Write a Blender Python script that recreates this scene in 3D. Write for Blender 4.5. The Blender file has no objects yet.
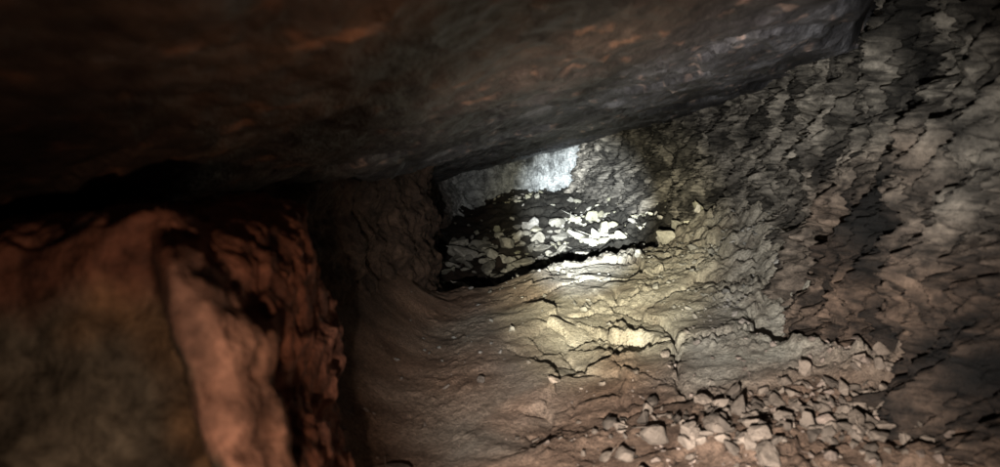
import bpy, math, random
import numpy as np
from mathutils import Vector, Matrix
import bmesh
random.seed(7); rng=np.random.RandomState(11)
scene=bpy.context.scene

# ---------------------------------------------------------------- noise
_perm=rng.permutation(256).astype(np.int64); _perm=np.concatenate([_perm,_perm,_perm])
_g=rng.normal(size=(256,3)); _g/=np.linalg.norm(_g,axis=1)[:,None]
_rand=rng.rand(256,4)
def _h(i,j,k): return _perm[_perm[_perm[i&255]+(j&255)]+(k&255)]
def perlin(x,y,z):
    x,y,z=np.broadcast_arrays(x,y,z)
    xi=np.floor(x).astype(np.int64);yi=np.floor(y).astype(np.int64);zi=np.floor(z).astype(np.int64)
    fx=x-xi;fy=y-yi;fz=z-zi
    u=fx**3*(fx*(fx*6-15)+10);v=fy**3*(fy*(fy*6-15)+10);w=fz**3*(fz*(fz*6-15)+10)
    r=0
    for dx in (0,1):
        for dy in (0,1):
            for dz in (0,1):
                g=_g[_h(xi+dx,yi+dy,zi+dz)]
                d=g[...,0]*(fx-dx)+g[...,1]*(fy-dy)+g[...,2]*(fz-dz)
                r=r+d*(u if dx else 1-u)*(v if dy else 1-v)*(w if dz else 1-w)
    return r*1.5
def fbm(x,y,z,oct=5,gain=.5,lac=2.03):
    s=0;a=1.;f=1.
    for o in range(oct):
        s=s+a*perlin(x*f+o*17.3,y*f-o*9.1,z*f+o*5.7);a*=gain;f*=lac
    return s
def ridged(x,y,z,oct=4,gain=.5,lac=2.1):
    s=0;a=1.;f=1.
    for o in range(oct):
        n=1-np.abs(perlin(x*f+o*11.3,y*f-o*3.1,z*f+o*8.7))*2
        s=s+a*n;a*=gain;f*=lac
    return s
def voronoi(x,y,z,rel=False):
    x,y,z=np.broadcast_arrays(x,y,z)
    xi=np.floor(x).astype(np.int64);yi=np.floor(y).astype(np.int64);zi=np.floor(z).astype(np.int64)
    flat=np.ptp(z)==0
    f1=np.full(x.shape,9.);f2=np.full(x.shape,9.);cid=np.zeros(x.shape,np.int64)
    rx=np.zeros(x.shape);ry=np.zeros(x.shape)
    for dx in (-1,0,1):
        for dy in (-1,0,1):
            for dz in ((0,) if flat else (-1,0,1)):
                h=_h(xi+dx,yi+dy,zi+dz);r=_rand[h]
                ax=xi+dx+r[...,0]-x;ay=yi+dy+r[...,1]-y
                d=ax**2+ay**2
                if not flat: d=d+(zi+dz+r[...,2]-z)**2
                d=np.sqrt(d)
                m=d<f1
                f2=np.where(m,f1,np.minimum(f2,d));cid=np.where(m,h,cid);f1=np.where(m,d,f1)
                if rel: rx=np.where(m,ax,rx);ry=np.where(m,ay,ry)
    if rel: return f1,f2,_rand[cid],rx,ry
    return f1,f2,_rand[cid]
def sm(a,b,x):
    t=np.clip((x-a)/(b-a),0,1);return t*t*(3-2*t)

# ---------------------------------------------------------------- materials
def rock_mat(name,cols,scale=6,rough=.85,bump=.5,bscale=60,spec=.25,use_tint=False,streak=(1,1,1),grit=.5):
    m=bpy.data.materials.new(name);m.use_nodes=True;nt=m.node_tree;N=nt.nodes;L=nt.links
    b=N['Principled BSDF']
    tc=N.new('ShaderNodeTexCoord');mp=N.new('ShaderNodeMapping');mp.inputs['Scale'].default_value=streak
    L.new(tc.outputs['Object'],mp.inputs['Vector'])
    n1=N.new('ShaderNodeTexNoise');n1.inputs['Scale'].default_value=scale;n1.inputs['Detail'].default_value=5;n1.inputs['Roughness'].default_value=.62
    L.new(mp.outputs[0],n1.inputs['Vector'])
    r=N.new('ShaderNodeValToRGB');L.new(n1.outputs['Fac'],r.inputs['Fac'])
    e=r.color_ramp.elements
    pos=np.linspace(.34,.68,len(cols))
    e[0].position=pos[0];e[0].color=(*cols[0],1);e[1].position=pos[-1];e[1].color=(*cols[-1],1)
    for p,c in list(zip(pos,cols))[1:-1]:
        k=e.new(p);k.color=(*c,1)
    n3=N.new('ShaderNodeTexNoise');n3.inputs['Scale'].default_value=bscale;n3.inputs['Detail'].default_value=4;n3.inputs['Roughness'].default_value=.72
    L.new(mp.outputs[0],n3.inputs['Vector'])
    r2=N.new('ShaderNodeMapRange');r2.inputs[1].default_value=.3;r2.inputs[2].default_value=.7;r2.inputs[3].default_value=1-grit;r2.inputs[4].default_value=1+grit
    L.new(n3.outputs['Fac'],r2.inputs[0])
    mu=N.new('ShaderNodeMix');mu.data_type='RGBA';mu.blend_type='MULTIPLY';mu.inputs[0].default_value=1
    L.new(r.outputs[0],mu.inputs[6]);L.new(r2.outputs[0],mu.inputs[7])
    out=mu.outputs[2]
    if use_tint:
        a=N.new('ShaderNodeAttribute');a.attribute_name='tint'
        m2=N.new('ShaderNodeMix');m2.data_type='RGBA';m2.blend_type='MULTIPLY';m2.inputs[0].default_value=1
        L.new(out,m2.inputs[6]);L.new(a.outputs['Color'],m2.inputs[7]);out=m2.outputs[2]
    L.new(out,b.inputs['Base Color'])
    b.inputs['Roughness'].default_value=rough;b.inputs['Specular IOR Level'].default_value=spec
    bp=N.new('ShaderNodeBump');bp.inputs['Strength'].default_value=bump;bp.inputs['Distance'].default_value=.010
    L.new(n3.outputs['Fac'],bp.inputs['Height']);L.new(bp.outputs[0],b.inputs['Normal'])
    return m

# ---------------------------------------------------------------- mesh helpers
def mesh_np(name,co,quads,mat,smooth=True,tint=None):
    me=bpy.data.meshes.new(name)
    n=len(co);f=len(quads);k=quads.shape[1]
    me.vertices.add(n);me.vertices.foreach_set('co',co.astype(np.float32).ravel())
    me.loops.add(f*k);me.loops.foreach_set('vertex_index',quads.astype(np.int32).ravel())
    me.polygons.add(f);me.polygons.foreach_set('loop_start',np.arange(0,f*k,k,dtype=np.int32))
    me.polygons.foreach_set('use_smooth',np.full(f,smooth))
    me.update(calc_edges=True)
    if tint is not None:
        a=me.color_attributes.new('tint','FLOAT_COLOR','POINT')
        t=np.ones((n,4),np.float32);t[:,:3]=tint;a.data.foreach_set('color',t.ravel())
    me.materials.append(mat)
    o=bpy.data.objects.new(name,me);scene.collection.objects.link(o);return o
def grid_quads(a,b):
    i=np.arange(a*b).reshape(a,b)
    return np.stack([i[:-1,:-1],i[1:,:-1],i[1:,1:],i[:-1,1:]],-1).reshape(-1,4)
def warp_range(a,b,n,k0):
    f=lambda v:np.sign(v)*np.log1p(np.abs(v)/k0)
    g=lambda s:np.sign(s)*k0*np.expm1(np.abs(s))
    return g(np.linspace(f(a),f(b),n))

# ---------------------------------------------------------------- shapes of the cavity
def lip_y(x): return 2.98+.36*sm(-.35,.55,x)+.12*perlin(x*3.1,4.4,0)+.11*perlin(x*9,1.4,0)
def floor_base(x,y):
    side=.12*x+.34*sm(.7,1.5,x)
    bank=.13*sm(-.22,-.6,x)+.16*sm(-.14,-.60,x)*sm(3.1,2.5,y)
    base=-.56+.06*sm(1.3,3.0,y)+side+bank
    pile=-.74+(y-3.6)*.145+side*.9+.1*sm(-.22,-.6,x)+.02*np.sin(x*4+y)+.15*sm(.25,.85,x)*sm(5.5,3.6,y)
    s=sm(0,.30,y-lip_y(x))
    return base*(1-s)+pile*s,s

# floor ------------------------------------------------------------
X=np.linspace(-1.7,1.75,640);Y=warp_range(-1.3,8.3,880,1.2)
Xg,Yg=np.meshgrid(X,Y,indexing='ij')
h,s=floor_base(Xg,Yg)
wx=Xg+.07*fbm(Xg*3,Yg*3,1.3,5);wy=Yg+.07*fbm(Xg*3,Yg*3,7.7,5)
plate=sm(-.05,.25,Xg+.2*fbm(Xg*2,Yg*2,3.,2))*sm(1.2,1.6,Yg)*(1-s)
f1,f2,cr,rx,ry=voronoi(wx*3.1+.4,wy*2.2,0.4,True);edge=f2-f1
crk=sm(-.35,.05,fbm(Xg*3,Yg*3,41.,3))
h=h+plate*((cr[...,3]-.5)*.030+((cr[...,0]-.5)*rx+(cr[...,1]-.5)*ry)*.085-.036*crk*(1-sm(0,.04,edge)))
f1,f2,cr,rx,ry=voronoi(wx*7.5+3,wy*5.2,0.4,True);edge=f2-f1
sub=plate*sm(.0,.3,fbm(Xg*2.5,Yg*2.5,22.,3))
h=h+sub*((cr[...,3]-.5)*.020+((cr[...,0]-.5)*rx+(cr[...,1]-.5)*ry)*.05-.016*(1-sm(0,.07,edge)))
right=sm(.10,.55,Xg+.1*fbm(Xg*3,Yg*3,14.,3))
g1,g2,gr=voronoi(wx*9,wy*9,2.2)
rough=(.10+.90*right)*(1-.75*plate)
h=h+rough*(gr[...,3]-.5)*.026-rough*.010*(1-sm(0,.12,g2-g1))
g1,g2,gr=voronoi(Xg*34+2*fbm(Xg*8,Yg*8,1.,3),Yg*34+2*fbm(Xg*8,Yg*8,9.,3),1.2)
lump=sm(-.2,.4,fbm(Xg*5,Yg*5,77.,4))
h=h+(.35+.5*rough)*lump*(gr[...,3]*.7+.1)*.012*np.sqrt(np.clip(1-(g1*1.2)**2,0,1))
crumb=sm(.0,.45,fbm(Xg*4,Yg*4,12.,4))*(.45+.55*right)
h=h+crumb*.024*np.abs(fbm(Xg*26,Yg*26,3.,4))
h=h+.022*fbm(Xg*2.2,Yg*2.2,.5,3)+rough*.008*ridged(Xg*7,Yg*6,.5,4)+.0030*fbm(Xg*14,Yg*14,2.,6,.65)
h=h+sm(.55,1.0,Xg)*.07*np.abs(fbm(Xg*9,Yg*9,6.,4))
h=h-s*.04+s*.07*fbm(Xg*4,Yg*4,9.,4)
Z=h
floorZ=Z.copy()
redd=sm(.25,-.3,Xg+.2*fbm(Xg*2,Yg*2,8.,3))
near=sm(1.9,1.2,Yg+.5*fbm(Xg*2,Yg*2,5.,3))
br=np.clip(np.maximum(redd,near*.95),0,1)[...,None]
tint=(1-br)*np.array([1.15,1.14,1.08])+br*np.array([.84,.55,.42])  # brown is part mineral, part warm torch spill painted in
tint=tint*(1-.35*near[...,None]*sm(0,.4,Xg)[...,None])
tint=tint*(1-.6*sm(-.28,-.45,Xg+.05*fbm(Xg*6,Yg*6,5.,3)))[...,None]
tint=tint*(1-.90*s[...,None])  # ground past the lip blackened, painting the shadow gaps between stones
co=np.stack([Xg,Yg,Z],-1).reshape(-1,3)
m_floor=rock_mat('dusty_floor',[(.15,.13,.11),(.25,.23,.20),(.31,.29,.26)],scale=7,bump=.9,bscale=110,use_tint=True,grit=.45)
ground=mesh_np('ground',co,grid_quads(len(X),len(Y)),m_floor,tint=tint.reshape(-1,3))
def ground_z(x,y):
    i=np.clip(np.searchsorted(X,x),1,len(X)-1);j=np.clip(np.searchsorted(Y,y),1,len(Y)-1)
    return floorZ[i,j]

# ceiling ----------------------------------------------------------
X2=np.linspace(-1.8,2.0,420);Y2=warp_range(-1.3,8.3,560,.8)
A,B=np.meshgrid(X2,Y2,indexing='ij')
z=.16+.215*A+np.where(A<0,.12*A,0)-.02*sm(2.5,4.5,B)
z=z+.035*fbm(A*1.6,B*.9,4.,3)+.014*fbm(A*7,B*5,2.,5)+.004*ridged(A*22,B*12,2.,4)
l1,l2,lr=voronoi(A*2.6+.5*fbm(A*3,B*3,2.,4),B*1.5+.4*fbm(A*4,B*4,8.,4),5.)
z=z+(lr[...,3]-.5)*.022
l1,l2,lr=voronoi(A*13+.6*fbm(A*6,B*6,2.,4),B*8+.6*fbm(A*6,B*6,8.,4),5.)
z=z+(lr[...,3]-.5)*.007
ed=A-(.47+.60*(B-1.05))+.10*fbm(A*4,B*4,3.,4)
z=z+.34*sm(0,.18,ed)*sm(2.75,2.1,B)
co=np.stack([A,B,z],-1).reshape(-1,3)
wr=(sm(2.6,.9,B)*sm(.75,.2,A))[...,None];tint=(1-wr)*np.array([1.15,1.19,1.32])+wr*np.array([.50,.32,.215])
sp=sm(.42,.60,fbm(A*20,B*14,3.,5))[...,None]
tint=tint*(1+sp*np.array([2.4,1.6,1.1]))
tint=tint*(.30+.70*sm(-.3,.3,fbm(A*3,B*2,33.,6)))[...,None]
tint=tint*(1-.9*sm(.0,.08,ed)*sm(2.75,2.3,B))[...,None]  # recess beyond the slab edge has its shade painted in
m_ceil=rock_mat('slate_ceiling',[(.03,.028,.028),(.075,.072,.072),(.15,.145,.14)],scale=7,rough=.5,bump=.8,bscale=40,spec=.5,use_tint=True,streak=(1,.6,1))
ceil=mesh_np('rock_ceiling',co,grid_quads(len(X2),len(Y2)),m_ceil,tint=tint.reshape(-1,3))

# right wall --------------------------------------------------------
Yw=warp_range(-1.35,8.2,1000,.9);Zw=np.linspace(-.85,1.0,450)
A,B=np.meshgrid(Yw,Zw,indexing='ij')
w=np.interp(A,[-1.5,0,1,2,3,4.5,6,7.2,8.2],[.95,.92,1.0,1.16,1.33,1.33,1.18,.95,.8])
w=w+.30*B
sc=1.56+.45*B+.05*fbm(A*2,B*3,31.,4)        # cast shadow painted as a dark band down the wall
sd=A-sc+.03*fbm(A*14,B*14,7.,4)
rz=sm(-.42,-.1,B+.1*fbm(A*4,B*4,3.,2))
q=A+.35*B+.14*fbm(A*3,B*3,1.,4)
rr=ridged(q*5,B*2.2,3.,5,.62)
w=w-.070*rr-.09*fbm(A*2.5,B*2.5,8.,4)
ox=1.2*fbm(A*7,B*7,2.,5);oy=1.2*fbm(A*7,B*7,6.,5)
v1,v2,vr=voronoi(q*11+ox,B*8+oy,1.)
c1=sm(0,.3,v2-v1)
w=w-(vr[...,3]*.8+.05)*.050*np.sqrt(np.clip(1-(v1*1.15)**2,0,1))
v1,v2,vr=voronoi(q*30+ox,B*26+oy,4.)
c2=sm(0,.3,v2-v1)
w=w-(vr[...,3]*.8+.1)*.028*np.sqrt(np.clip(1-(v1*1.15)**2,0,1))
w=w-.030*np.abs(fbm(A*20,B*18,4.,5,.6))
co=np.stack([w,A,B],-1).reshape(-1,3)
wr=np.clip(sm(.20,-.20,B+.15*fbm(A*3,B*3,8.,3))*sm(2.7,1.5,A),0,1)[...,None]
tint=(1-wr)*np.array([1.10,1.05,.97])+wr*np.array([.62,.42,.32])
pit_shade=(.12+.88*sm(-.1,1.4,rr))*(.3+.7*c1)*(.65+.35*c2)  # crevice shadows painted into the tint between ridges and lumps
pit_shade=pit_shade*(.30+.70*sm(-.35,.15,fbm(q*4,B*4,51.,6)))
tint=tint*pit_shade[...,None]
shade_band=np.exp(-(sd/.10)**4)*rz
tint=tint*(1-.90*shade_band)[...,None]*(.62+.38*sm(1.3,2.1,A))[...,None]
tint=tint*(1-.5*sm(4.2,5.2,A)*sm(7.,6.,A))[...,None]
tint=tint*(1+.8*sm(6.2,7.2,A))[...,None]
m_wall=rock_mat('mudstone_wall',[(.10,.095,.088),(.20,.19,.175),(.30,.285,.26)],scale=9,bump=.9,bscale=60,use_tint=True,grit=.45)
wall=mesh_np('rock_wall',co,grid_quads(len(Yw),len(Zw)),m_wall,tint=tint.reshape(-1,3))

# left wall
P=np.array([(-1.45,-1.3),(-1.5,.3),(-1.2,.9),(-.66,1.15),(-.56,1.8),(-.48,2.6),(-.40,3.0),(-.38,3.25),(-.46,3.6),(-.54,4.2),(-.60,5.4),(-.60,6.4),(-.45,7.1),(-.1,7.5),(.45,7.6),(1.0,7.5),(1.4,7.1)])
d=np.r_[0,np.cumsum(np.linalg.norm(np.diff(P,axis=0),axis=1))]
S=np.linspace(0,d[-1],1100)
px=np.interp(S,d,P[:,0]);py=np.interp(S,d,P[:,1])
k=np.hanning(71);k/=k.sum()
px=np.convolve(np.pad(px,35,'edge'),k,'valid');py=np.convolve(np.pad(py,35,'edge'),k,'valid')
nx=np.gradient(py);ny=-np.gradient(px);nl=np.hypot(nx,ny);nx/=nl;ny/=nl
Zl=np.linspace(-.95,.7,300)
PX,B=np.meshgrid(px,Zl,indexing='ij');PY=np.repeat(py[:,None],len(Zl),1);NX=np.repeat(nx[:,None],len(Zl),1);NY=np.repeat(ny[:,None],len(Zl),1)
SS=np.repeat(S[:,None],len(Zl),1)
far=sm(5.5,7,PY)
r3=ridged(SS*5,B*2,3.,5,.6)
dp=.06*fbm(PX*3,PY*3,B*5,5)+.02*r3*(1+4*far)+.012*fbm(SS*22,B*16,1.,4)-.12*B
v1,v2,vr=voronoi(SS*7+.5*fbm(SS*8,B*8,1.,4),B*6,2.);dp=dp+(vr[...,3]-.4)*.05*sm(0,.25,v2-v1)*(.5+1.3*far)
co=np.stack([PX+NX*dp,PY+NY*dp,B],-1).reshape(-1,3)
t=far[...,None];tint=(1-t)*np.array([.27,.175,.13])*(.5+.5*sm(.2,-.35,B))[...,None]+t*np.array([1.7,1.85,2.0])*(.12+.88*sm(0.2,1.4,r3))[...,None]  # left wall shade, darker upward, and back wall torchlight painted into tint
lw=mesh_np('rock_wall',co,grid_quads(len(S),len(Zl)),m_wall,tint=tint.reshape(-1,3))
Xb=np.linspace(-1.8,2,120);Zb=np.linspace(-.95,1.1,80);A,B=np.meshgrid(Xb,Zb,indexing='ij')
co=np.stack([A,-1.1+.08*fbm(A*3,B*3,1.,4),B],-1).reshape(-1,3)
mesh_np('rock_wall',co,grid_quads(120,80),m_wall,tint=np.ones((len(co),3))*.5)

# near rock outcrop on the left -------------------------------------
def outcrop():
    bm=bmesh.new();bmesh.ops.create_cube(bm,size=2)
    bmesh.ops.subdivide_edges(bm,edges=bm.edges[:],cuts=139,use_grid_fill=True)
    c=np.array([v.co[:] for v in bm.verts])
    f=np.array([[v.index for v in p.verts] for p in bm.faces]);bm.free()
    c[:,0]=np.where(c[:,0]>-1,1-2*((1-c[:,0])/2)**1.5,c[:,0])
    p=12.0
    nrm=(np.abs(c)**p).sum(1)**(1/p);c=c/nrm[:,None]
    a,b,e=c[:,0],c[:,1],c[:,2]
    z=-.43+e*.365
    y=.50+(b+1)*.34
    xr=-.250+.34*(-.05-z)*(1-.60*(b+1)/2)-.11*(b+1)/2
    xl=-1.5
    x=xl+(a+1)/2*(xr-xl)
    cx=xr-.022
    y=y-.08*(-.05-z)*(1-(b+1)/2)+.10*sm(cx-.01,cx-.08,x)*(1-(b+1)/2)+.03*sm(cx-.2,cx-.5,x)*(1-(b+1)/2)
    z=z+.03*np.exp(-((x+.36)/.09)**2)*sm(-.2,1,e)
    n=c/np.linalg.norm(c,axis=1)[:,None]
    dsp=.028*fbm(x*5,y*5,z*5,5)+.014*ridged(x*9,y*9,z*9,4)
    v1,v2,vr=voronoi(x*8,y*8,z*8);dsp=dsp+(vr[:,3]-.5)*.022*sm(0,.15,v2-v1)
    v1,v2,vr=voronoi(x*26,y*26,z*24);dsp=dsp+(vr[:,3]-.5)*.013
    q=np.stack([x,y,z],1)+n*dsp[:,None]
    wob=.030*fbm(x*8,y*8,z*8,5)
    onfront=sm(-.5,-.95,b)
    band=sm(cx-.035,cx-.022,x+wob)*onfront  # pink rock along the corner, with the lit chamfer's highlight painted in
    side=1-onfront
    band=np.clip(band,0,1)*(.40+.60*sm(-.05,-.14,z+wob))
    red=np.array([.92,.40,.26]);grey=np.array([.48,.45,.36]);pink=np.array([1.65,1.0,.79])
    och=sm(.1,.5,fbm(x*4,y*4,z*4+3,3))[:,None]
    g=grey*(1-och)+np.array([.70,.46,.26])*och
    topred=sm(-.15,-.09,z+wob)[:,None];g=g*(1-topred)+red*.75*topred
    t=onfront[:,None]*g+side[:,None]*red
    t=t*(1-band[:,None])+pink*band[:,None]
    m=rock_mat('iron_stained_rock',[(.07,.065,.06),(.18,.165,.15),(.30,.28,.26)],scale=13,rough=.8,bump=.9,bscale=45,use_tint=True)
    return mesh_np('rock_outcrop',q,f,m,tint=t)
outcrop()

# loose stones --------------------------------------------------------
def template(n,flat,seed):
    r=random.Random(seed);bm=bmesh.new()
    for i in range(n):
        v=Vector((r.gauss(0,1),r.gauss(0,1),r.gauss(0,1))).normalized()*r.uniform(.8,1.05)
        v.x=max(-.8,min(.8,v.x));v.z=max(-.6,min(.6,v.z))
        bm.verts.new((v.x,v.y*.8,v.z*flat))
    bmesh.ops.convex_hull(bm,input=bm.verts[:])
    for v in [v for v in bm.verts if not v.link_faces]: bm.verts.remove(v)
    bmesh.ops.bevel(bm,geom=bm.edges[:],offset=.06,segments=1,affect='EDGES',profile=.5)
    bmesh.ops.triangulate(bm,faces=bm.faces[:])
    bmesh.ops.subdivide_edges(bm,edges=bm.edges[:],cuts=1)
    bmesh.ops.triangulate(bm,faces=bm.faces[:])
    bm.verts.index_update()
    c=np.array([v.co[:] for v in bm.verts]);f=np.array([[v.index for v in p.verts] for p in bm.faces]);bm.free()
    c=c+.09*np.stack([perlin(c[:,0]*2.5+seed,c[:,1]*2.5,c[:,2]*2.5+k*9) for k in range(3)],1)
    return c,f
temps=[template(random.choice([10,13,18]),random.uniform(.6,1.1),i) for i in range(18)]
def stones(name,items,mat):
    cs=[];fs=[];ts=[];o=0
    for (x,y,z,s,tilt,tint) in items:
        c,f=temps[random.randrange(len(temps))]
        M=np.array((Matrix.Rotation(random.gauss(0,tilt),3,'X')@Matrix.Rotation(random.gauss(0,tilt),3,'Y')@Matrix.Rotation(random.uniform(0,6.28),3,'Z')))
        c=(c*np.array([s*random.uniform(.8,1.4),s,s*random.uniform(.6,1.)]))@M.T+np.array([x,y,z])
        cs.append(c);fs.append(f+o);o+=len(c);ts.append(np.ones((len(c),3))*np.array(tint))
    return mesh_np(name,np.concatenate(cs),np.concatenate(fs),mat,smooth=False,tint=np.concatenate(ts))
m_stone=rock_mat('pale_broken_stone',[(.20,.19,.17),(.33,.32,.295),(.44,.43,.40)],scale=9,bump=.6,bscale=60,use_tint=True,grit=.3)
it=[]
for i in range(2300):
    y=3.2+4.0*random.random();x=random.uniform(-.5,1.25)
    if y<lip_y(np.array(x))+.06: continue
    core=math.exp(-((x-(1.26-.30*(y-3.4)))/.36)**2)
    cl=float(fbm(np.array(x*2.8),np.array(y*1.6),np.array(5.),2))
    if random.random()>(.12+.70*core)*(.5+2.0*cl+.1)*(1.0 if y<6 else .5): continue
    s=random.choice([.010,.012,.015,.02,.025,.03,.035,.045,.07])*random.uniform(.7,1.3)
    g=(.5+.9*core)*random.uniform(.5,1.15)  # beam hotspot painted into stone tint, paler along its diagonal
    it.append((x,y,ground_z(x,y)+s*random.uniform(.3,.7),s,.45,(g,g*.98,g*random.uniform(.76,.98))))
for i in range(190):
    y=3.2+2.2*random.random();x=random.uniform(-.42,.55)
    if y<lip_y(np.array(x))+.06: continue
    s=random.choice([.02,.03,.045,.06,.085])*random.uniform(.7,1.2);g=random.uniform(.35,.8)
    it.append((x,y,ground_z(x,y)+s*.35,s,.25,(g,g*.97,g*.9)))
stones('rubble_pile',it,m_stone)
for (x,y,s) in [(-.27,4.75,.15),(-.20,3.95,.13)]:
    stones('boulder',[(x,y,ground_z(x,y)+s*.5,s,.3,(.9,.87,.82))],m_stone)
it=[]
for i in range(7000):
    y=.9+2.4*random.random()**1.2;x=random.uniform(-.35,1.25)
    if y>lip_y(np.array(x))+.02: continue
    dens=.10+.6*float(sm(.45,.95,np.array(x)))+ .35*float(sm(1.8,1.2,np.array(y)))*float(sm(0,.4,np.array(x)))
    cl=float(fbm(np.array(x*4.),np.array(y*4.),np.array(9.),2))
    if random.random()>dens*(.6+1.5*cl): continue
    s=.003+.011*random.random()**3+(.022*random.random() if random.random()<.05 else 0)
    g=random.uniform(.35,.75);w=float(sm(2.3,1.3,np.array(y)))
    it.append((x,y,ground_z(x,y)+s*.3,s,.4,(g,g*(1-.25*w),g*(1-.35*w))))
for i in range(420):
    y=random.gauss(1.25,.10);x=random.gauss(.64,.22)
    s=random.choice([.006,.009,.012,.016,.024])*random.uniform(.7,1.3);g=random.uniform(.2,.6)
    it.append((x,y,ground_z(x,y)+s*.4,s,.5,(g,g*.78,g*.66)))
stones('gravel',it,m_stone)

# ---------------------------------------------------------------- torch light
def spot(name,loc,tgt,energy,ang,blend,col,rad=.008):
    l=bpy.data.lights.new(name,'SPOT');l.energy=energy;l.spot_size=math.radians(ang);l.spot_blend=blend;l.color=col;l.shadow_soft_size=rad
    o=bpy.data.objects.new(name,l);scene.collection.objects.link(o);o.location=loc
    o.rotation_euler=(Vector(tgt)-Vector(loc)).to_track_quat('-Z','Y').to_euler();return o
T=(-.06,.03,-.16)
spot('torch_beam',T,(.78,6.0,-.25),7200,13.5,.95,(.84,.93,1.0))
spot('torch_corona',T,(.98,6.0,-.42),900,24,.9,(1.,.91,.60))
spot('torch_flood',T,(.98,3.4,-.29),290,62,1.,(1.0,.98,.93))
spot('torch_spill',T,(.5,2.2,-.42),10,150,1.,(1.0,.69,.50))

# ---------------------------------------------------------------- world
wd=bpy.data.worlds.new("World");scene.world=wd;wd.use_nodes=True
nt=wd.node_tree;sk=nt.nodes.new('ShaderNodeTexSky');sk.sky_type='NISHITA';sk.sun_disc=False;sk.sun_elevation=math.radians(5)
nt.links.new(sk.outputs[0],nt.nodes['Background'].inputs[0]);nt.nodes['Background'].inputs[1].default_value=.05

cam=bpy.data.cameras.new('camera');co_=bpy.data.objects.new('camera',cam);scene.collection.objects.link(co_)
cam.sensor_width=36;cam.lens=23.47;cam.clip_start=.01;cam.clip_end=100
co_.location=(0,0,0);co_.rotation_euler=(math.radians(90-5.1),0,0)
cam.dof.use_dof=True;cam.dof.focus_distance=3.2;cam.dof.aperture_fstop=3.6
scene.camera=co_
scene.view_settings.view_transform='Standard';scene.view_settings.look='None';scene.view_settings.exposure=0
